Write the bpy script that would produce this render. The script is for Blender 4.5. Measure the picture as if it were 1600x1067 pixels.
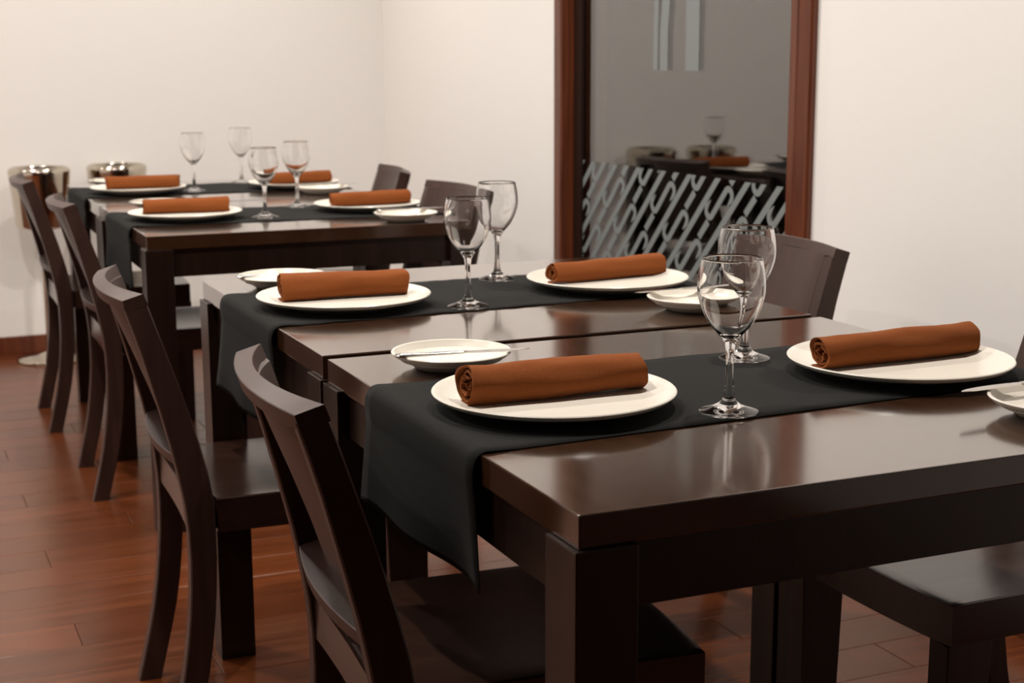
import bpy, bmesh, math, random
from mathutils import Vector, Matrix, noise
random.seed(7)
D2R = math.radians
scene = bpy.context.scene
for o in list(bpy.data.objects): bpy.data.objects.remove(o)
COL = scene.collection

# ------------------------------------------------------------------ camera
CAM_H = 1.1709
cd = bpy.data.cameras.new('camera'); cam = bpy.data.objects.new('camera', cd); COL.objects.link(cam)
yaw, pit, rol = D2R(23.567), D2R(10.763), D2R(-0.24)
F = Vector((math.sin(yaw)*math.cos(pit), math.cos(yaw)*math.cos(pit), -math.sin(pit)))
R0 = Vector((math.cos(yaw), -math.sin(yaw), 0)); U0 = R0.cross(F)
R = math.cos(rol)*R0 + math.sin(rol)*U0; U = -math.sin(rol)*R0 + math.cos(rol)*U0
M = Matrix((R, U, -F)).transposed().to_4x4(); M.translation = Vector((0, 0, CAM_H))
cam.matrix_world = M
cd.sensor_fit = 'HORIZONTAL'; cd.sensor_width = 36; cd.lens = 52.489
cd.dof.use_dof = True; cd.dof.focus_distance = 1.85; cd.dof.aperture_fstop = 9.5
cd.clip_start = 0.05
scene.camera = cam

# ------------------------------------------------------------------ world, lights, exposure
w = bpy.data.worlds.new('world'); scene.world = w; w.use_nodes = True
bg = w.node_tree.nodes['Background']; bg.inputs[0].default_value = (1, 0.88, 0.76, 1); bg.inputs[1].default_value = 0.012
CEIL = 2.75
def downlight(x, y, power, size=0.08, spread=150):
    l = bpy.data.lights.new('downlight', 'AREA'); l.shape = 'DISK'; l.size = size
    l.energy = power; l.color = (1.0, 0.935, 0.875); l.spread = D2R(spread)
    o = bpy.data.objects.new('downlight', l); COL.objects.link(o); o.location = (x, y, CEIL-0.012)
LIGHTS = [(x, y, p) for y, p in ((1.95, 20.5), (3.65, 22.5), (5.40, 16.8)) for x in (-1.45, 0.05, 1.35)]
for x, y, p in LIGHTS: downlight(x, y, p)
vs = scene.view_settings
scene.display_settings.display_device = 'sRGB'
vs.view_transform = 'Standard'; vs.look = 'None'; vs.exposure = 0.0; vs.gamma = 1.0; vs.use_curve_mapping = False

# ------------------------------------------------------------------ materials
def mat(name, col, rough=0.5, metal=0.0, spec=0.5):
    m = bpy.data.materials.new(name); m.use_nodes = True
    b = m.node_tree.nodes['Principled BSDF']
    b.inputs['Base Color'].default_value = (*col, 1); b.inputs['Roughness'].default_value = rough
    b.inputs['Metallic'].default_value = metal; b.inputs['Specular IOR Level'].default_value = spec
    return m
def nd(m, t, **kw):
    n = m.node_tree.nodes.new(t)
    for k, v in kw.items(): setattr(n, k, v)
    return n
def ln(m, a, b): m.node_tree.links.new(a, b)
def bsdf(m): return m.node_tree.nodes['Principled BSDF']
def ramp(m, fac, stops):
    r = nd(m, 'ShaderNodeValToRGB'); cr = r.color_ramp
    while len(cr.elements) < len(stops): cr.elements.new(0.5)
    for e, (p, c) in zip(cr.elements, stops): e.position = p; e.color = (*c, 1)
    ln(m, fac, r.inputs[0]); return r.outputs[0]
def grain(m, scale, stops, rough=(0.25, 0.4), detail=6, bump=0.0, use_random=False, contrast=(0.3, 0.7)):
    tc = nd(m, 'ShaderNodeTexCoord'); mp = nd(m, 'ShaderNodeMapping')
    mp.inputs['Scale'].default_value = scale
    src = tc.outputs['Object']
    if use_random:
        oi = nd(m, 'ShaderNodeObjectInfo'); va = nd(m, 'ShaderNodeVectorMath', operation='MULTIPLY_ADD')
        va.inputs[1].default_value = (37, 53, 11); ln(m, oi.outputs['Random'], va.inputs[0]); ln(m, src, va.inputs[2]); src = va.outputs[0]
    ln(m, src, mp.inputs[0])
    n = nd(m, 'ShaderNodeTexNoise'); n.inputs['Scale'].default_value = 1.0; n.inputs['Detail'].default_value = detail; n.inputs['Distortion'].default_value = 0.6
    ln(m, mp.outputs[0], n.inputs['Vector'])
    c = ramp(m, n.outputs['Fac'], [(contrast[0], stops[0]), (contrast[1], stops[1])])
    b = bsdf(m)
    if use_random:
        hv = nd(m, 'ShaderNodeHueSaturation'); mr = nd(m, 'ShaderNodeMapRange')
        mr.inputs[3].default_value = 0.86; mr.inputs[4].default_value = 1.14
        ln(m, oi.outputs['Random'], mr.inputs[0]); ln(m, mr.outputs[0], hv.inputs['Value']); ln(m, c, hv.inputs['Color']); c = hv.outputs[0]
    ln(m, c, b.inputs['Base Color'])
    mr2 = nd(m, 'ShaderNodeMapRange'); mr2.inputs[3].default_value = rough[0]; mr2.inputs[4].default_value = rough[1]
    ln(m, n.outputs['Fac'], mr2.inputs[0]); ln(m, mr2.outputs[0], b.inputs['Roughness'])
    if bump:
        bp = nd(m, 'ShaderNodeBump'); bp.inputs['Strength'].default_value = bump; bp.inputs['Distance'].default_value = 0.002
        ln(m, n.outputs['Fac'], bp.inputs['Height']); ln(m, bp.outputs[0], b.inputs['Normal'])
    return n

m_wall = mat('wall_paint', (0.86, 0.835, 0.80), 0.85, spec=0.2)
def wall_relief(m):
    tc = nd(m, 'ShaderNodeTexCoord'); n = nd(m, 'ShaderNodeTexNoise'); n.inputs['Scale'].default_value = 60; n.inputs['Detail'].default_value = 4
    ln(m, tc.outputs['Object'], n.inputs['Vector']); bp = nd(m, 'ShaderNodeBump'); bp.inputs['Strength'].default_value = 0.08; bp.inputs['Distance'].default_value = 0.004
    ln(m, n.outputs['Fac'], bp.inputs['Height']); ln(m, bp.outputs[0], bsdf(m).inputs['Normal'])
wall_relief(m_wall)
m_ceil = mat('ceiling_paint', (0.22, 0.17, 0.135), 0.9, spec=0.1)
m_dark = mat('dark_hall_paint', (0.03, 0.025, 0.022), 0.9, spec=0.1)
m_floor = mat('floor_wood', (0.2, 0.06, 0.025), 0.3)
grain(m_floor, (2.2, 34, 34), [(0.076, 0.019, 0.0052), (0.122, 0.0315, 0.009)], rough=(0.20, 0.30), use_random=True)
bsdf(m_floor).inputs['Specular Tint'].default_value = (1, 0.9, 0.78, 1)
m_sub = mat('subfloor', (0.02, 0.008, 0.004), 0.7)
m_top = mat('table_wood', (0.03, 0.013, 0.008), 0.3)
grain(m_top, (55, 1.6, 14), [(0.032, 0.0128, 0.0055), (0.050, 0.0205, 0.0090)], rough=(0.12, 0.19), bump=0.012)
m_ = m_top; bsdf(m_).inputs['Coat Weight'].default_value = 1.0; bsdf(m_).inputs['Coat Roughness'].default_value = 0.10; bsdf(m_).inputs['Coat IOR'].default_value = 1.5; bsdf(m_).inputs['Specular IOR Level'].default_value = 0.7; bsdf(m_).inputs['Specular Tint'].default_value = (1, 0.92, 0.83, 1)
m_chair = mat('chair_wood', (0.03, 0.013, 0.008), 0.35)
grain(m_chair, (40, 40, 3.0), [(0.025, 0.0110, 0.0083), (0.044, 0.0195, 0.0142)], rough=(0.34, 0.44), bump=0.02)
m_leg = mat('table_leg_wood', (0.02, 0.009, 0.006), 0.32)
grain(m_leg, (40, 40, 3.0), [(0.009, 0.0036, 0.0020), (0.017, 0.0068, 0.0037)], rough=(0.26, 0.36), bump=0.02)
m_seat = mat('chair_seat_wood', (0.03, 0.013, 0.008), 0.35)
grain(m_seat, (3.0, 40, 40), [(0.022, 0.0090, 0.0060), (0.036, 0.0150, 0.0095)], rough=(0.18, 0.27), bump=0.015)
bsdf(m_seat).inputs['Coat Weight'].default_value = 0.25; bsdf(m_seat).inputs['Coat Roughness'].default_value = 0.2
for m_ in (m_chair, m_seat, m_leg): bsdf(m_).inputs['Specular Tint'].default_value = (1, 0.9, 0.84, 1)
m_frame = mat('door_wood', (0.12, 0.03, 0.012), 0.3)
grain(m_frame, (40, 40, 2.4), [(0.075, 0.016, 0.006), (0.16, 0.042, 0.015)], rough=(0.28, 0.4))
m_cloth = mat('runner_cloth', (0.016, 0.0165, 0.017), 0.9, spec=0.12)
def weave(m, scale, strength, rgb0, rgb1):
    tc = nd(m, 'ShaderNodeTexCoord'); n = nd(m, 'ShaderNodeTexNoise'); n.inputs['Scale'].default_value = scale; n.inputs['Detail'].default_value = 3
    ln(m, tc.outputs['Object'], n.inputs['Vector'])
    c = ramp(m, n.outputs['Fac'], [(0.35, rgb0), (0.65, rgb1)]); ln(m, c, bsdf(m).inputs['Base Color'])
    bp = nd(m, 'ShaderNodeBump'); bp.inputs['Strength'].default_value = strength; bp.inputs['Distance'].default_value = 0.001
    ln(m, n.outputs['Fac'], bp.inputs['Height']); ln(m, bp.outputs[0], bsdf(m).inputs['Normal'])
weave(m_cloth, 900, 0.25, (0.0085, 0.0085, 0.0078), (0.0135, 0.0133, 0.0122))
bsdf(m_cloth).inputs['Sheen Weight'].default_value = 0.02; bsdf(m_cloth).inputs['Sheen Roughness'].default_value = 0.4
m_napkin = mat('napkin_cotton', (0.30, 0.09, 0.025), 0.95, spec=0.1)
weave(m_napkin, 1100, 0.35, (0.175, 0.048, 0.0115), (0.235, 0.068, 0.017))
bsdf(m_napkin).inputs['Sheen Weight'].default_value = 0.03
m_plate = mat('cream_glaze', (0.71, 0.665, 0.575), 0.3)
m_steel = mat('cutlery_steel', (0.62, 0.60, 0.57), 0.16, metal=1.0)
m_chrome = mat('bucket_chrome', (0.60, 0.54, 0.45), 0.09, metal=1.0)
m_glass = bpy.data.materials.new('wine_glass'); m_glass.use_nodes = True
b = bsdf(m_glass); b.inputs['Base Color'].default_value = (1, 1, 1, 1); b.inputs['Transmission Weight'].default_value = 1.0
b.inputs['Roughness'].default_value = 0.0; b.inputs['IOR'].default_value = 1.5
m_pane = bpy.data.materials.new('pane_glass'); m_pane.use_nodes = True
nt = m_pane.node_tree; nt.nodes.remove(bsdf(m_pane)); out = nt.nodes['Material Output']
ge = nd(m_pane, 'ShaderNodeNewGeometry'); dt = nd(m_pane, 'ShaderNodeVectorMath', operation='DOT_PRODUCT')
ln(m_pane, ge.outputs['Incoming'], dt.inputs[0]); ln(m_pane, ge.outputs['Normal'], dt.inputs[1])
ab = nd(m_pane, 'ShaderNodeMath', operation='ABSOLUTE'); ln(m_pane, dt.outputs['Value'], ab.inputs[0])
om = nd(m_pane, 'ShaderNodeMath', operation='SUBTRACT'); om.inputs[0].default_value = 1.0; ln(m_pane, ab.outputs[0], om.inputs[1])
pw = nd(m_pane, 'ShaderNodeMath', operation='POWER'); ln(m_pane, om.outputs[0], pw.inputs[0]); pw.inputs[1].default_value = 5.0
fr = nd(m_pane, 'ShaderNodeMapRange'); ln(m_pane, pw.outputs[0], fr.inputs[0]); fr.inputs[3].default_value = 0.145; fr.inputs[4].default_value = 1.0   # Schlick, both faces
tr = nd(m_pane, 'ShaderNodeBsdfTransparent'); tr.inputs[0].default_value = (0.80, 0.79, 0.77, 1)
gl = nd(m_pane, 'ShaderNodeBsdfGlossy'); gl.inputs['Roughness'].default_value = 0.012; gl.inputs[0].default_value = (1, 1, 1, 1)
mx = nd(m_pane, 'ShaderNodeMixShader'); ln(m_pane, fr.outputs[0], mx.inputs[0]); ln(m_pane, tr.outputs[0], mx.inputs[1]); ln(m_pane, gl.outputs[0], mx.inputs[2]); ln(m_pane, mx.outputs[0], out.inputs[0])
m_frost = mat('frosted_film', (0.20, 0.222, 0.216), 0.5, spec=0.4)

# ------------------------------------------------------------------ builders
def obj(name, bm, m, parent=None, smooth=False, loc=None):
    me = bpy.data.meshes.new(name); bmesh.ops.recalc_face_normals(bm, faces=bm.faces); bm.to_mesh(me); bm.free()
    if smooth:
        for p in me.polygons: p.use_smooth = True
        if smooth != True: me.set_sharp_from_angle(angle=D2R(smooth))
    if m: me.materials.append(m)
    o = bpy.data.objects.new(name, me); COL.objects.link(o)
    if parent: o.parent = parent
    if loc: o.location = loc
    return o
def tag(o, label, cat, group=None):
    o['label'] = label; o['category'] = cat
    if group: o['group'] = group
    return o
def thing(name, label, cat, loc, rz=0.0, group=None):
    o = bpy.data.objects.new(name, None); COL.objects.link(o); o.empty_display_size = 0.05
    o.location = loc; o.rotation_euler = (0, 0, rz); return tag(o, label, cat, group)
def struct(o): o['kind'] = 'structure'; return o
def box(bm, a, b, bev=0.0, seg=2):
    r = bmesh.ops.create_cube(bm, size=1.0); vs_ = r['verts']
    for v in vs_: v.co = Vector([(a[i]+b[i])/2 + v.co[i]*(b[i]-a[i]) for i in range(3)])
    if bev:
        es = list({e for v in vs_ for e in v.link_edges})
        bmesh.ops.bevel(bm, geom=es, offset=bev, segments=seg, profile=0.7, affect='EDGES')
    return bm
def boxes(name, lst, m, parent=None, bev=0.0):
    bm = bmesh.new()
    for a, b_ in lst: box(bm, a, b_, bev)
    return obj(name, bm, m, parent)
def loft(bm, rings, closed=True, caps=True):
    vs_ = [[bm.verts.new(p) for p in r] for r in rings]; n = len(rings[0])
    for i in range(len(vs_)-1):
        for j in range(n if closed else n-1):
            k = (j+1) % n
            bm.faces.new((vs_[i][j], vs_[i][k], vs_[i+1][k], vs_[i+1][j]))
    if caps:
        bm.faces.new(vs_[0][::-1]); bm.faces.new(vs_[-1])
    return vs_
def lathe(bm, prof, n=48):
    rows = []
    for r, z in prof:
        if r < 1e-6: rows.append([bm.verts.new((0, 0, z))])
        else: rows.append([bm.verts.new((r*math.cos(2*math.pi*j/n), r*math.sin(2*math.pi*j/n), z)) for j in range(n)])
    for a, b_ in zip(rows, rows[1:]):
        for j in range(n):
            k = (j+1) % n
            if len(a) == 1 and len(b_) == 1: continue
            if len(a) == 1: bm.faces.new((a[0], b_[j], b_[k]))
            elif len(b_) == 1: bm.faces.new((a[j], a[k], b_[0]))
            else: bm.faces.new((a[j], a[k], b_[k], b_[j]))
    return bm
def spline(pts, n):
    out = []
    P = [pts[0]] + list(pts) + [pts[-1]]
    for i in range(1, len(P)-2):
        p0, p1, p2, p3 = (Vector(q) for q in P[i-1:i+3])
        for k in range(n):
            t = k/n
            out.append(0.5*((2*p1) + (p2-p0)*t + (2*p0-5*p1+4*p2-p3)*t*t + (3*p1-p0-3*p2+p3)*t**3))
    out.append(Vector(pts[-1])); return out
def copy_tree(o):
    c = o.copy(); COL.objects.link(c)
    for ch in o.children:
        d = ch.copy(); COL.objects.link(d); d.parent = c
        for g in ch.children:
            e = g.copy(); COL.objects.link(e); e.parent = d
    return c

# ------------------------------------------------------------------ setting
XW, YB = 2.122, 6.25          # right wall plane, back wall plane
XL, YN = -2.4, -3.0
DY0, DY1, DH = 3.112, 4.405, 2.15
PX0, PX1, PY0, PY1 = -1.0, XW, 0.95, YB
bm = bmesh.new()
box(bm, (PX0, PY0, -0.12), (PX1, PY1, -0.02))
box(bm, (XL-.1, YN, -0.12), (PX0, YB, -0.001)); box(bm, (PX0, YN, -0.12), (PX1+.02, PY0, -0.001))
floor = struct(obj('floor', bm, m_floor))
pm = {}
W = 0.13
row, y = 0, 2.20 - 10*W
while y < PY1:
    y0, y1 = max(y, PY0), min(y+W, PY1)
    if y1 - y0 > 0.02:
        off = 0.345 + (0.62 if row % 2 else 0.0) + (0.23 if row % 4 > 1 else 0.0) - 2.48
        xs = [PX0] + [x for x in [off + 1.24*k for k in range(5)] if PX0+.1 < x < PX1-.1] + [PX1]
        for a, b_ in zip(xs, xs[1:]):
            key = (round(b_-a, 3), round(y1-y0, 3))
            if key not in pm:
                q = bmesh.new(); g = 0.0007
                L2, W2 = key[0]/2-g, key[1]/2-g; c = 0.0009
                lo = [(-L2, -W2, -.019), (L2, -W2, -.019), (L2, W2, -.019), (-L2, W2, -.019)]
                mid = [(x_, y_, -c) for x_, y_, _ in lo]
                hi = [(x_-math.copysign(c, x_), y_-math.copysign(c, y_), 0) for x_, y_, _ in lo]
                loft(q, [lo, mid, hi])
                o = obj('floor_plank', q, m_floor, floor); pm[key] = o
            else:
                o = pm[key].copy(); COL.objects.link(o)
            o.location = ((a+b_)/2, (y0+y1)/2, 0)
    y += W; row += 1
struct(boxes('ceiling', [((XL-.1, YN, CEIL), (XW+.14, YB+.12, CEIL+.1))], m_ceil))
struct(boxes('wall_back', [((XL-.1, YB, -0.02), (XW+.14, YB+.12, CEIL))], m_wall))
struct(boxes('wall_left', [((XL-.1, 1.0, -0.02), (XL, YB, CEIL))], m_wall))
struct(boxes('wall_right', [((XW, YN, -0.02), (XW+.14, DY0-.03, CEIL)), ((XW, DY1+.03, -0.02), (XW+.14, YB, CEIL)), ((XW, DY0-.03, DH+.03), (XW+.14, DY1+.03, CEIL))], m_wall))
bb = struct(boxes('baseboard_back', [((XL, YB-.016, 0.0), (XW-.016, YB, 0.072))], m_frame, bev=0.003))
struct(boxes('baseboard_right', [((XW-.016, YN, 0.0), (XW, DY0-.12, 0.072)), ((XW-.016, DY1+.16, 0.0), (XW, YB, 0.072))], m_frame, bev=0.003))
# unlit hall behind the glass door
hx = XW+1.8
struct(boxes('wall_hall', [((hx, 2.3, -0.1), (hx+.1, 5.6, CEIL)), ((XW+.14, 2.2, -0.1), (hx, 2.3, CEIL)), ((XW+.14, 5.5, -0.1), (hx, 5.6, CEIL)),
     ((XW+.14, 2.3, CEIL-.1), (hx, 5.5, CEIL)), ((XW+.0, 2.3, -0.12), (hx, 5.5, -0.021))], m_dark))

# glass door in its wooden frame
door = bpy.data.objects.new('door_1', None); COL.objects.link(door); door.location = (XW, (DY0+DY1)/2, 0); struct(door)
door['label'] = 'dark glass door with frosted stripes in a red-brown wooden frame'
dl = lambda x, y, z: (x-XW, y-(DY0+DY1)/2, z)
XG = 2.152
def casing(name, ya, yb, outer):       # moulded upright; outer = +1 / -1 side of the bevelled back band
    prof = [(XW+.004, ya), (XW-.020, ya), (XW-.025, ya+outer*.006)]
    s = outer
    ye = yb
    prof += [(XW-.025, ye-s*.050), (XW-.022, ye-s*.046), (XW-.024, ye-s*.042), (XW-.018, ye-s*.004), (XW-.012, ye), (XW+.004, ye)]
    bm = bmesh.new(); loft(bm, [[dl(x, y_, 0.0) for x, y_ in prof], [dl(x, y_, DH+.1) for x, y_ in prof]])
    return obj(name, bm, m_frame, door)
prof = [(XW+.004, DY1+.057), (XW-.019, DY1+.057), (XW-.026, DY1+.050), (XW-.026, DY1+.006), (XW-.021, DY1), (XW+.004, DY1)]
bm = bmesh.new(); loft(bm, [[dl(x, y_, 0.0) for x, y_ in prof], [dl(x, y_, DH+.1) for x, y_ in prof]]); obj('casing', bm, m_frame, door)
casing('casing', DY0+.006, DY0-.076, -1)
boxes('head_casing', [(dl(XW-.025, DY0-.076, DH+.0), dl(XW-.001, DY1+.057, DH+.11))], m_frame, door, 0.003)
boxes('jamb', [(dl(XW+.003, DY1, 0), dl(XW+.14, DY1+.03, DH))], m_frame, door)
boxes('jamb', [(dl(XW, DY0-.03, 0), dl(XW+.14, DY0, DH))], m_frame, door, 0.002)
boxes('head_jamb', [(dl(XW, DY0, DH), dl(XW+.14, DY1, DH+.03))], m_frame, door, 0.002)
m_leaf = mat('door_leaf_wood', (0.022, 0.009, 0.006), 0.5, spec=0.2)
LY0, LY1 = DY0+.045, 4.352
boxes('stile', [(dl(XG-.010, LY1, 0.01), dl(XG+.03, DY1-.002, DH-.003))], m_leaf, door, 0.0015)
boxes('stile', [(dl(XG-.010, DY0+.002, 0.01), dl(XG+.03, LY0, DH-.003))], m_leaf, door, 0.0015)
boxes('top_rail', [(dl(XG-.010, LY0, DH-.06), dl(XG+.03, LY1, DH-.003))], m_leaf, door, 0.0015)
boxes('bottom_rail', [(dl(XG-.010, LY0, 0.01), dl(XG+.03, LY1, 0.08))], m_leaf, door, 0.0015)
pane = boxes('glass_pane', [(dl(XG, LY0, 0.08), dl(XG+.008, LY1, DH-.06))], m_pane, door)
# frosted film on the pane: 45 degree stripes and S hooks below z = 0.845
film_z = 0.845
xf = XG - 0.0009
def ribbon(path, widths, depth=0.0007):
    n = len(path); L, Rr = [], []
    for i in range(n):
        a = path[max(i-1, 0)]; b_ = path[min(i+1, n-1)]
        d = Vector((b_[0]-a[0], b_[1]-a[1])).normalized(); nn = Vector((-d.y, d.x))*widths[i]/2
        p = Vector(path[i]); L.append(p+nn); Rr.append(p-nn)
    rings = [[dl(xf, l.x, l.y), dl(xf, r.x, r.y), dl(xf+depth, r.x, r.y), dl(xf+depth, l.x, l.y)] for l, r in zip(L, Rr)]
    bm = bmesh.new(); loft(bm, rings)
    for co, no in (((0, 0, film_z), (0, 0, 1)), (dl(0, LY1-.001, 0), (0, 1, 0)), (dl(0, LY0+.001, 0), (0, -1, 0)), ((0, 0, 0.082), (0, 0, -1))):
        r = bmesh.ops.bisect_plane(bm, geom=bm.verts[:]+bm.edges[:]+bm.faces[:], dist=1e-6, plane_co=co, plane_no=no, clear_outer=True)
        es = [e for e in r['geom_cut'] if isinstance(e, bmesh.types.BMEdge)]
        if es: bmesh.ops.holes_fill(bm, edges=es)
    if len(bm.faces) < 3: bm.free(); return None
    return bm
def uw(u, w_): return ((w_+u)/2, (w_-u)/2)
nS = 0
for k in range(-9, 8):
    wc = 4.365 + 0.151*k
    u0, u1 = 1.9, 4.6
    bm = ribbon([uw(u0, wc), uw(u1, wc)], [0.0205]*2)
    if bm: obj('frosted_stripe', bm, m_frost, pane)
    wl = wc - 0.0745
    for j in range(-3, 6):
        uc = 2.637 + 0.3215*j                       # top of the S
        if not (DY0-.2 < uw(uc, wl)[0] < DY1+.2 and -0.1 < uw(uc, wl)[1] < film_z+.35): continue
        path, wd = [], []
        for i in range(5):                           # tapering right-hand end
            t = i/4; path.append(uw(uc+.062-.038*t, wl-.049)); wd.append(0.003+0.0125*t)
        for i in range(1, 8):
            a = math.pi*i/8; path.append(uw(uc+.024-.022*math.sin(a), wl-.0235-.0255*math.cos(a))); wd.append(0.0155+0.002*i/8)
        path.append(uw(uc+.026, wl+.002)); wd.append(0.0185); path.append(uw(uc+.173, wl-.002)); wd.append(0.0185)
        for i in range(1, 8):
            a = math.pi*i/8; path.append(uw(uc+.175+.022*math.sin(a), wl+.0235-.0255*math.cos(a))); wd.append(0.0175-0.002*i/8)
        for i in range(5):
            t = i/4; path.append(uw(uc+.175-.038*t, wl+.049)); wd.append(0.0155-0.0125*t)
        bm = ribbon(path, wd)
        if bm: obj('frosted_hook', bm, m_frost, pane)
        bm = ribbon([uw(uc+.211, wl), uw(uc+.3215-.015, wl)], [0.0205]*2)
        if bm: obj('frosted_bar', bm, m_frost, pane)
film_z = 1.60
for path, wd in (([(3.880, 1.133), (3.880, 1.25), (3.878, 1.33), (3.868, 1.42), (3.845, 1.50), (3.80, 1.56)], 0.026),
                 ([(3.831, 1.133), (3.831, 1.25), (3.822, 1.33), (3.805, 1.40), (3.775, 1.47)], 0.045),
                 ([(3.671, 1.133), (3.671, 1.56)], 0.073)):
    bm = ribbon(path, [wd]*len(path)); obj('frosted_letter', bm, m_frost, pane)

# ------------------------------------------------------------------ tables
TZ = 0.75
def table(label, x, y, rz, Wd, Dp):
    t = thing('dining_table', label, 'table', (x, y, 0), rz, 'square tables in the row')
    bm = bmesh.new(); box(bm, (0, 0, TZ-.034), (Wd, Dp, TZ), 0.0018); obj('tabletop', bm, m_top, t)
    lg = 0.068; i = -0.006; at, ab = TZ-.0345, TZ-.104
    for ax, ay in ((i, i), (Wd-i-lg, i), (i, Dp-i-lg), (Wd-i-lg, Dp-i-lg)):
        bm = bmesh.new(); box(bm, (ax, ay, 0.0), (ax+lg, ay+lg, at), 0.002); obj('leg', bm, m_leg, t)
    r = 0.012
    for a, b_ in (((i+lg, r, ab), (Wd-i-lg, r+.022, at)), ((i+lg, Dp-r-.022, ab), (Wd-i-lg, Dp-r, at)),
                  ((r, i+lg, ab), (r+.022, Dp-i-lg, at)), ((Wd-r-.022, i+lg, ab), (Wd-r, Dp-i-lg, at))):
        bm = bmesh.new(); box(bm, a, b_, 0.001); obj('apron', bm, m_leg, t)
    return t
TW, TD = 0.842, 0.812
table('dark wood table nearest the camera, cut by the right edge', 0.5925, 1.2045, 0, TW, TD)
table('dark wood table pushed up behind the nearest one, two chairs at its sides', 0.5925, 2.042, 0, TW, 0.806)
BR = -0.0152
table('front table of the far pair, its dark front apron in full view', 0.6265, 3.6416, BR, TW, 0.815)
A0 = Vector((0.6265, 3.6416)) + Vector((-math.sin(BR), math.cos(BR)))*0.829
table('farthest dark wood table beside the white back wall', A0.x, A0.y, BR, TW, 0.817)

# ------------------------------------------------------------------ runners
def runner(label, x0, x1, ya0, ya1, yb0, yb1, hang, rz=0.0, px=0.0, py=0.0, wav=0.0, flare=0.02, ph=0.0):
    """near edge runs ya0 -> ya1, far edge yb0 -> yb1 (left to right); hangs over both table ends"""
    r = 0.026; ob = 0.005; zt = TZ+.0012
    n = 14
    path_pts = []
    ob = 0.0085
    curve = spline([(-ob, zt-.045, 0), (-ob-.0015, zt-.030, 0), (-ob-.001, zt-.015, 0), (-.0045, zt-.0035, 0), (.005, zt+.0012, 0), (.020, zt+.0010, 0), (.045, zt, 0)], 4)
    for i in range(n):                         # left overhang, bottom to top
        t = i/n; path_pts.append((x0-ob-flare*(1-t)**1.5, TZ-hang + t*(hang-.045+.0012), 1-t))
    for p in curve: path_pts.append((x0+p.x, p.y, 0))
    m_ = 90
    for i in range(1, m_): path_pts.append((x0+.045+(x1-x0-.090)*i/m_, zt, 0))
    for p in curve[::-1]: path_pts.append((x1-p.x, p.y, 0))
    for i in range(1, n+1):
        t = i/n; path_pts.append((x1+ob+flare*t**1.5, zt-.045 - t*(hang-.045), t))
    rings = []; K = 16
    for (x, z, h) in path_pts:
        f = (x-x0)/(x1-x0); ya = ya0+(ya1-ya0)*f; yb = yb0+(yb1-yb0)*f
        w1 = wav*(math.sin(x*165+ph)+.5*math.sin(x*71+1.3+ph)); w2 = wav*math.sin(x*150+2+ph)
        row_ = []
        for k in range(K+1):
            s = k/K; yy = (ya+w1)*(1-s)+(yb+w2)*s
            dx = h*0.010*math.sin(3.5*s+1+ph)+h*h*0.006*math.sin(9*s+ph)
            zz = z + (0.0006*math.sin(x*37+ph)*math.sin(s*5+ph)**2*(1 if h == 0 and x0+.05 < x < x1-.05 else 0))
            zz += h*(-0.006*(1-s)+0.004*s)
            row_.append((x+(dx if x < x0 + .1 else -dx), yy, zz))
        rings.append(row_)
    bm = bmesh.new(); loft(bm, rings, closed=False, caps=False)
    for v in bm.verts: v.co -= Vector((px, py, 0))
    o = obj('table_runner', bm, m_cloth, None, True); o.location = (px, py, 0)
    s = o.modifiers.new('thickness', 'SOLIDIFY'); s.thickness = 0.0011; s.offset = 0.0
    return tag(o, label, 'table runner', 'black table runners')
XR = 0.5925+TW
runner('black cloth runner across the nearest table, its end hanging down deep', 0.5925, XR, 1.443, 1.486, 1.815, 1.818, 0.152, flare=0.003)
runner('black cloth runner across the second table behind the nearest glasses', 0.5925, XR, 2.292, 2.330, 2.656, 2.656, 0.168, wav=0.0016, flare=0.004, ph=1)
def rowB(label, ya0, ya1, yb0, yb1, xl, ph):
    return runner(label, xl, xl+TW, ya0, ya1, yb0, yb1, 0.150, wav=0.0022, flare=0.003, ph=ph)
rowB('black cloth runner on the front table of the far pair', 3.862, 3.815, 4.252, 4.200, 0.6315, 2)
rowB('black cloth runner on the farthest table, under its plates', 4.742, 4.722, 5.140, 5.105, 0.6445, 3)

# ------------------------------------------------------------------ plates
CL = TZ + 0.0022        # on the cloth
def plate_prof(R_, h, foot, flat, t):
    pr = [(0, .0035), (foot-.006, .0035), (foot-.003, 0.0), (foot+.003, 0.0), (foot+.010, .005), (R_*.82, h*.52), (R_-.006, h-.007), (R_-.001, h-.003),
          (R_, h-.0012), (R_-.0012, h), (R_-.004, h-.0004), (R_*.93, h-.0035), (R_*.84, t+.0028), (flat, t+.0004), (flat*.5, t), (0, t)]
    return pr
def plate(name, R_, h, foot, flat, t):
    bm = bmesh.new(); lathe(bm, plate_prof(R_, h, foot, flat, t), 72)
    return obj(name, bm, m_plate, None, 40)
P0 = plate('dinner_plate', 0.150, 0.0215, 0.088, 0.108, 0.0105)
plates = [  # key, x, y, label
 ('DL', .7593, 1.6131, 'round cream dinner plate at the left of the nearest table'),
 ('CL', .7521, 2.4481, 'round cream dinner plate at the left of the second table'),
 ('CR', 1.2586, 2.4418, 'round cream dinner plate at the right of the second table'),
 ('DR', 1.2693, 1.6017, 'round cream dinner plate at the right of the nearest table'),
 ('BL', .7941, 3.9977, 'cream dinner plate at the left front of the far pair of tables'),
 ('AL', .8184, 4.851, 'cream dinner plate at the left of the farthest table'),
 ('BR', 1.3093, 4.0177, 'cream dinner plate at the right front of the far pair of tables'),
 ('AR', 1.3216, 4.8332, 'cream dinner plate at the right of the farthest table, behind two wine glasses')]
PL = {}
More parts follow.
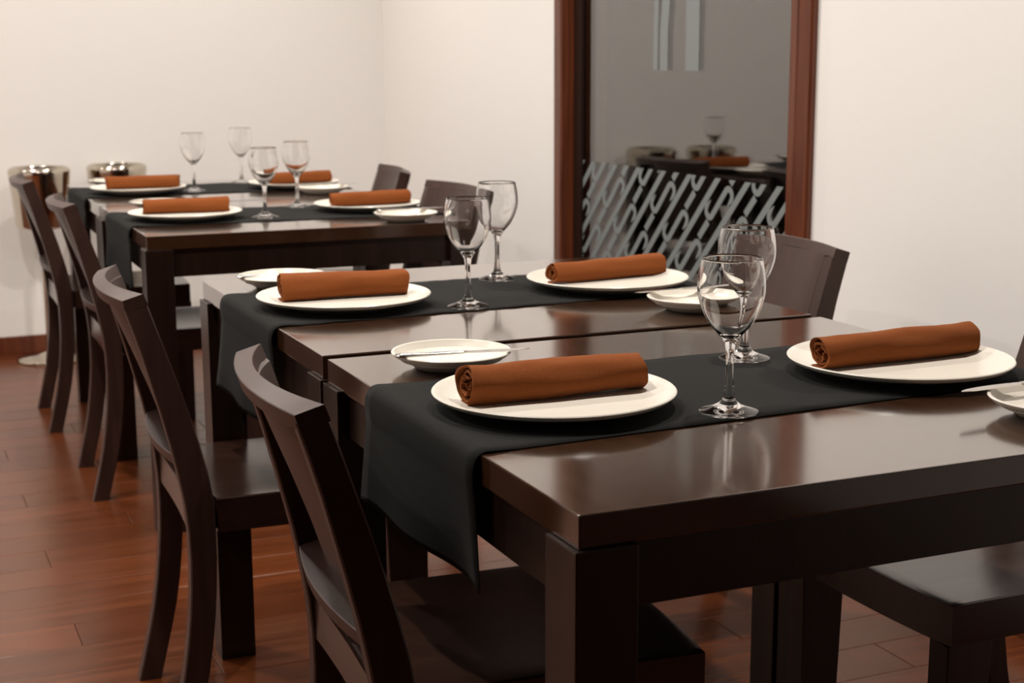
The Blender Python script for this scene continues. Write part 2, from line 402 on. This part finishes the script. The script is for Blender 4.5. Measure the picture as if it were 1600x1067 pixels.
for i, (k, x, y, lab) in enumerate(plates):
    o = P0 if i == 0 else P0.copy()
    if i: COL.objects.link(o)
    o.location = (x, y, CL); o.rotation_euler.z = i*0.7; tag(o, lab, 'plate', 'cream dinner plates'); PL[k] = (x, y)
S0 = plate('side_plate', 0.0835, 0.0235, 0.046, 0.050, 0.0085)
sides = [('DL', .734, 1.893, 'small cream side plate behind the nearest napkin, knife across it'),
 ('CL', .715, 2.712, 'small cream side plate at the left of the second table, behind its napkin'),
 ('BL', .783, 4.310, 'small cream side plate behind the left napkin of the front far table'),
 ('AL', .790, 5.150, 'small cream side plate half hidden behind the left napkin of the farthest table'),
 ('CR', 1.287, 2.168, 'small cream side plate at the right of the second table, behind the nearest glasses'),
 ('BR', 1.313, 3.705, 'small cream side plate at the front right corner of the front far table'),
 ('AR', 1.344, 4.580, 'small cream side plate at the right of the farthest table'),
 ('DR', 1.286, 1.322, 'small cream side plate cut off by the right edge of the photo')]
for i, (k, x, y, lab) in enumerate(sides):
    o = S0 if i == 0 else S0.copy()
    if i: COL.objects.link(o)
    o.location = (x, y, TZ + .0005); tag(o, lab, 'plate', 'cream side plates')

# ------------------------------------------------------------------ knives (resting across the side plates)
def make_knife(label, x, y, ang, tilt=0.0, zoff=0.0):
    k = thing('butter_knife', label, 'knife', (x, y, TZ+.0005+.0235+zoff), ang, 'knives on the side plates')
    k.rotation_euler = (0, tilt, ang)
    bm = bmesh.new(); rings = []
    for xx, wy, wz in ((-.094, .0050, .0018), (-.0925, .0068, .0026), (-.086, .0074, .0030), (-.05, .0062, .0028), (-.012, .0046, .0024), (.000, .0040, .0021)):
        rings.append([(xx, wy*math.cos(a)*1.0, .0030+wz*math.sin(a)) for a in [2*math.pi*j/12 for j in range(12)]])
    loft(bm, rings); obj('handle', bm, m_steel, k, 50)
    bm = bmesh.new(); rings = []
    for xx, lo, hi, th in ((.000, -.0040, .0040, .0020), (.006, -.0050, .0048, .0012), (.012, -.0085, .0055, .0008), (.035, -.0095, .0058, .0007), (.060, -.0090, .0056, .0006), (.080, -.0062, .0050, .0005), (.091, -.0020, .0038, .0004), (.0945, .0015, .0028, .0003)):
        rings.append([(xx, lo, .0030-th*.3), (xx, (lo+hi)/2, .0030-th), (xx, hi, .0030-th), (xx, hi, .0030+th), (xx, (lo+hi)/2, .0030+th), (xx, lo, .0030+th*.3)])
    loft(bm, rings); obj('blade', bm, m_steel, k, 40)
    return k
K0 = make_knife('steel knife across the side plate behind the nearest napkin, blade to the right', .737, 1.856, D2R(-8.5))
for lab, x, y, a in (
  ('steel knife on the left side plate of the second table', .719, 2.690, D2R(-2)),
  ('steel knife behind the left napkin of the front far table', .770, 4.285, D2R(170)),
  ('steel knife behind the left napkin of the farthest table', .800, 5.170, D2R(165)),
  ('steel knife with its blade tip left of the side plate behind the nearest glasses', 1.290, 2.225, D2R(182)),
  ('steel knife on the side plate at the front right of the front far table', 1.343, 3.750, D2R(-2)),
  ('steel knife on the right side plate of the farthest table', 1.372, 4.605, D2R(-2)),
  ('steel knife cut off by the right edge, blade tip pointing left over the runner', 1.281, 1.386, D2R(183))):
    c = copy_tree(K0); c.location.x = x; c.location.y = y; c.rotation_euler = (0, 0, a); c['label'] = lab

# ------------------------------------------------------------------ rolled napkins
def napkin(label, ax, ay, bx_, by_, Ra, Rb, seed):
    Rr = (Ra+Rb)/2
    L = math.hypot(bx_-ax, by_-ay); ang = math.atan2(by_-ay, bx_-ax)
    # a, b : near contact line left / right end; the axis lies Rr*0.55 behind it
    nx, ny = -math.sin(ang), math.cos(ang)
    cx, cy = (ax+bx_)/2+nx*Rr*.62, (ay+by_)/2+ny*Rr*.62
    turns = 3.3; N = 96; th = 0.0030; pitch = (Rr-.006)/turns
    end = D2R(-62)                                     # outer hem, low on the near side
    rnd = random.Random(seed); o1, o2, o3 = rnd.random()*50, rnd.random()*50, rnd.random()*50
    def pt(i, s, x):                                   # i along spiral 0 (outside) .. N-1 (inside), s = 0 outer face 1 inner face
        u = i/(N-1); a = end - u*turns*2*math.pi
        r = Rr - u*(Rr-.0058) - s*th*min(1, 1.0)
        r *= (Ra + (Rb-Ra)*(x/L+.5))/Rr
        r *= 1 + 0.13*noise.noise(Vector((x*13+o1, math.cos(a)*1.1, math.sin(a)*1.1))) + 0.035*noise.noise(Vector((x*45+o2, math.cos(a)*2, math.sin(a)*2)))
        yy, zz = r*math.cos(a)*1.06, r*math.sin(a)*0.97
        r_in = 0.26*(u**1.2)                            # looser, wrinkled inside
        yy += r_in*0.03*noise.noise(Vector((a*1.7, o2, x*9))); zz += r_in*0.03*noise.noise(Vector((o3, a*1.7, x*9)))
        fl = -Rr*0.86 + 0.0016*s
        if zz < fl: zz = fl + (zz-fl)*0.12
        return yy, zz
    rings = []; M_ = 34
    for m_ in range(M_+1):
        t = m_/M_; x = (t-.5)*L
        ring = []
        for s, rng in ((0, range(N)), (1, range(N-1, -1, -1))):
            for i in rng:
                yy, zz = pt(i, s, x)
                e = (abs(t-.5)*2)**10
                u = i/(N-1)
                ex = x + math.copysign(1, x)*e*(0.007*noise.noise(Vector((u*14, o1, s*.4))) - 0.004*u)
                ring.append((ex, yy, zz + 0.86*Rr))
        rings.append(ring)
    bm = bmesh.new(); vs_ = loft(bm, rings, caps=False)
    n = 2*N
    for r_, flip in ((vs_[0], True), (vs_[-1], False)):
        for i in range(N-1):
            q = (r_[i], r_[i+1], r_[n-2-i], r_[n-1-i]); bm.faces.new(q[::-1] if flip else q)
    o = obj('rolled_napkin', bm, m_napkin, None, 60); o.location = (cx, cy, CL+.0108+.0006); o.rotation_euler.z = ang
    return tag(o, label, 'napkin', 'rust napkins on the plates')
nl = [('rust cotton napkin rolled up on the nearest plate, spiral end to the left', .645, 1.607, .878, 1.597, .029, .0245),
 ('rolled rust napkin on the left plate of the second table', .645, 2.461, .869, 2.445, .0275, .0245),
 ('rolled rust napkin on the right plate of the second table', 1.150, 2.440, 1.395, 2.472, .0205, .0245),
 ('rolled rust napkin on the plate at the far right foreground', 1.150, 1.603, 1.405, 1.610, .0235, .0260),
 ('rolled rust napkin on the left plate of the front far table', .693, 4.040, .917, 4.020, .0225, .0235),
 ('rolled rust napkin on the left plate of the farthest table', .722, 4.875, .952, 4.862, .0235, .0235),
 ('rolled rust napkin on the right plate of the front far table', 1.205, 4.010, 1.438, 4.020, .0215, .0240),
 ('rolled rust napkin behind the pair of far wine glasses', 1.226, 4.820, 1.452, 4.840, .0215, .0240)]
for i, a in enumerate(nl): napkin(*a, seed=11+i)

# ------------------------------------------------------------------ wine glasses
def make_glass():
    outer = [(0, 0.0008), (.020, .0006), (.0345, 0.0), (.0360, .0010), (.0350, .0022), (.029, .0042), (.020, .0072), (.0125, .0110), (.0082, .0155), (.0063, .022), (.0050, .034), (.0045, .050),
             (.0047, .066), (.0058, .078), (.0085, .0865), (.0150, .0950), (.0245, .1060), (.0330, .1210), (.0385, .1370), (.0402, .1500), (.0395, .1640), (.0375, .1770), (.0356, .1858)]
    inner = [(.0350, .1864), (.0344, .1858), (.0364, .1770), (.0384, .1640), (.0391, .1500), (.0374, .1372), (.0318, .1214), (.0232, .1072), (.0135, .0972), (.0060, .0932), (0, .0920)]
    bm = bmesh.new(); prof = [tuple(p) for p in spline([(r, z, 0) for r, z in outer], 3)]
    prof = [(max(p[0], 0), p[1]) for p in prof]; pi = [(max(p[0], 0), p[1]) for p in spline([(r, z, 0) for r, z in inner], 3)]
    prof[0] = (0, prof[0][1]); pi[-1] = (0, pi[-1][1])
    lathe(bm, prof+pi, 64); return obj('wine_glass', bm, m_glass, None, True)
G0 = make_glass()
gl_ = [('wine glass standing nearest the camera, foot close to the runner edge', .936, 1.496),
 ('wine glass behind and right of the nearest one on the nearest table', 1.128, 1.765),
 ('front wine glass of the pair on the second table', .941, 2.344),
 ('back wine glass of the pair on the second table', 1.112, 2.619),
 ('left wine glass on the front far table', .994, 3.931),
 ('right wine glass on the front far table, before the far right napkin', 1.153, 4.183),
 ('left wine glass on the farthest table', .990, 4.821),
 ('farthest wine glass, standing alone against the white wall', 1.211, 5.100)]
for i, (lab, x, y) in enumerate(gl_):
    o = G0 if i == 0 else G0.copy()
    if i: COL.objects.link(o)
    o.location = (x, y, CL); o.rotation_euler.z = i; tag(o, lab, 'wine glass', 'wine glasses on the runners')

# ------------------------------------------------------------------ chairs (local: x forward to the table, origin under the rear edge of the seat)
REAR = [(-.057, 0), (-.036, .085), (-.020, .16), (-.008, .25), (-.003, .33), (-.004, .41), (-.011, .47), (-.026, .55), (-.043, .62), (-.066, .71), (-.0905, .789)]
FRNT = [(-.015, 0), (.006, .085), (.023, .16), (.035, .25), (.0405, .33), (.0415, .41), (.0385, .47), (.021, .55), (-.001, .63), (-.0265, .71), (-.0545, .797)]
def lerp(tab, z):
    for (x0, z0), (x1, z1) in zip(tab, tab[1:]):
        if z <= z1: return x0+(x1-x0)*(z-z0)/(z1-z0)
    return tab[-1][0]
HW = 0.199; PT = 0.032
def make_chair(label, loc, rz, group):
    c = thing('dining_chair', label, 'chair', loc, rz, group)
    zs = [0, .05, .1, .15, .2, .25, .3, .35, .4, .45, .5, .55, .6, .65, .7, .74, .783]
    sr = spline([(x, z, 0) for x, z in REAR], 4); sf = spline([(x, z, 0) for x, z in FRNT], 4)
    sr = [(p.x, p.y) for p in sr]; sf = [(p.x, p.y) for p in sf]
    for s in (-1, 1):
        bm = bmesh.new(); rings = []
        for z in zs:
            h_ = HW - .011*max(0, (z-.45)/.34); ya, yb = s*h_, s*(h_-PT)
            a, b_ = lerp(sr, z), lerp(sf, z)
            e = .0025
            rings.append([(a+e, ya, z), (a, ya-s*e, z), (a, yb+s*e, z), (a+e, yb, z), (b_-e, yb, z), (b_, yb+s*e, z), (b_, ya-s*e, z), (b_-e, ya, z)])
        loft(bm, rings); obj('rear_leg', bm, m_chair, c, 30)
    for s in (-1, 1):
        bm = bmesh.new(); y0, y1 = s*.187, s*.147; e = .002
        rings = []
        for z, xa, xb in ((0, .352, .412), (.2, .346, .413), (.392, .338, .414)):
            rings.append([(xa, y0, z), (xb, y0, z), (xb, y1, z), (xa, y1, z)])
        loft(bm, rings)
        bmesh.ops.bevel(bm, geom=[e_ for e_ in bm.edges if abs(e_.verts[0].co.z-e_.verts[1].co.z) > .1], offset=.002, segments=1, affect='EDGES')
        obj('front_leg', bm, m_chair, c)
    # seat: thick slab, notched round the rear legs, front edge bowed, top slightly dished
    SW = 0.189; IN = HW-PT-.002; SX = 0.415; st, sb = 0.452, 0.393
    def topz(x, y):
        f = max(0, 1-((x-.2)/.20)**2)*max(0, 1-(y/.17)**2); return st - 0.006*f
    xs = [0, .008, .02, .0445, .046, .06, .10, .15, .20, .25, .30, .35, .39, .407, .415]
    ts = [-1, -.985, -.93, -.8, -.6, -.4, -.2, 0, .2, .4, .6, .8, .93, .985, 1]
    bm = bmesh.new(); rows = []
    for x in xs:
        wdt = IN if x < .045 else SW
        rt = []
        for t in ts:
            y = t*wdt; xx = x
            if x >= .2: xx = x + ((x-.2)/.215)**2*(.010*(1-t*t)-.004)
            if x == 0: xx = 0.004*(1-t*t)
            z = topz(xx, y)
            if abs(t) == 1 or x in (0, .415): z -= .002
            rt.append((xx, y, z))
        rb = [(p[0], p[1], sb) for p in rt[::-1]]
        rows.append(rt+rb)
    loft(bm, rows); obj('seat', bm, m_seat, c, 25)
    # top rail: crescent cap over the posts
    bm = bmesh.new(); rings = []; n = 24
    for i in range(n+1):
        t = -1+2*i/n; y = t*(HW-.0105); sag = 1-t*t
        xi = -.0560-.037*sag; xo = -.0895-.024*sag
        rings.append([(xi, y, .8015), (xi-.001, y, .8025), (xo+.001, y, .7932), (xo, y, .7920), (xo+.0055, y, .7745), (xi+.0065, y, .7835)])
    loft(bm, rings); obj('top_rail', bm, m_chair, c, 14)
    # lower rail between the posts
    bm = bmesh.new(); rings = []; yw = HW-.004-PT+.001
    for i in range(n+1):
        t = -1+2*i/n; y = t*yw; sag = 1-t*t
        xi = .014-.018*sag; xo = -.019-.016*sag
        rings.append([(xi, y, .533), (xi-.0015, y, .5345), (xo+.0015, y, .5275), (xo, y, .526), (xo+.004, y, .5085), (xi+.004, y, .5155)])
    loft(bm, rings); obj('lower_rail', bm, m_chair, c, 14)
    # curved back panel standing on the lower rail
    bm = bmesh.new(); rings = []
    for i in range(n+1):
        t = -1+2*i/n; sag = 1-t*t; ring = []
        zz = [.530, .60, .67, .73, .7845]
        for z in zz:
            k = (z-.53)/.25; ring.append((lerp(sf, z)-.0005-(.018+.019*k)*sag, t*(HW-.011*(z-.45)/.34-PT+.001), z))
        for z in zz[::-1]:
            k = (z-.53)/.25; ring.append((lerp(sf, z)-.0125-(.018+.019*k)*sag, t*(HW-.011*(z-.45)/.34-PT+.001), z))
        rings.append(ring)
    loft(bm, rings); obj('back_panel', bm, m_chair, c, 35)
    return c
gL, gR = 'chairs along the left of the tables', 'chairs along the right wall'
C0 = make_chair('dark wood chair nearest the camera, tucked in at the left of the nearest table', (.513, 1.712, 0), D2R(-3.8), gL)
for lab, x, y, a, g in (
  ('second dark wood chair on the left side, at the second table', .468, 2.582, -2.6, gL),
  ('third dark wood chair on the left side, at the front far table', .575, 4.196, -1.5, gL),
  ('farthest dark wood chair on the left side, before the steel ice bucket', .556, 5.028, -1.0, gL),
  ('dark wood chair at the right of the nearest table, mostly cut by the right edge', 1.702, 1.683, 180.0, gR),
  ('dark wood chair at the right of the second table, backrest behind the nearest wine glasses', 1.684, 2.592, 180.0, gR),
  ('dark wood chair right of the front far table, before the bare white wall', 1.500, 3.985, 183.0, gR),
  ('farthest right chair, its tilted backrest above the far right napkin', 1.556, 4.715, 171.5, gR)):
    c = copy_tree(C0); c.location = (x, y, 0); c.rotation_euler = (0, 0, D2R(a)); c['label'] = lab; c['group'] = g
    if x in (1.556, 1.500): c.scale = (1.017,)*3

# ------------------------------------------------------------------ ice buckets on stands by the back wall
def make_bucket(label, x, y):
    b_ = thing('ice_bucket', label, 'ice bucket', (x, y, 0), 0, 'steel ice buckets')
    bm = bmesh.new(); z0, z1 = 0.525, 0.762; r0, r1 = .098, .118
    prof = [(0, z0), (r0-.02, z0), (r0-.006, z0+.004), (r0, z0+.014), (r1-.002, z1-.030), (r1, z1-.018), (r1-.002, z1-.009), (r1-.007, z1-.003), (r1-.013, z1), (r1-.018, z1-.003), (r1-.020, z1-.010), (r1-.010, z1-.03), (r0-.006, z0+.02), (r0-.015, z0+.008), (0, z0+.007)]
    lathe(bm, prof, 56); obj('bucket', bm, m_chrome, b_, 50)
    bm = bmesh.new(); lathe(bm, [(0, .012), (.012, .012), (.012, .505), (.04, .516), (.07, .524), (0, .5245)], 24); obj('pole', bm, m_chrome, b_, 50)
    bm = bmesh.new(); lathe(bm, [(0, 0), (.125, 0), (.128, .006), (.124, .014), (.10, .020), (.05, .024), (.02, .034), (0, .036)], 48); obj('base', bm, m_chrome, b_, 50)
    return b_
make_bucket('steel ice bucket on a round-footed stand behind the farthest left chair', .645, 6.06)
c = make_bucket('steel ice bucket behind the farthest table, right of the other bucket', .945, 6.09)
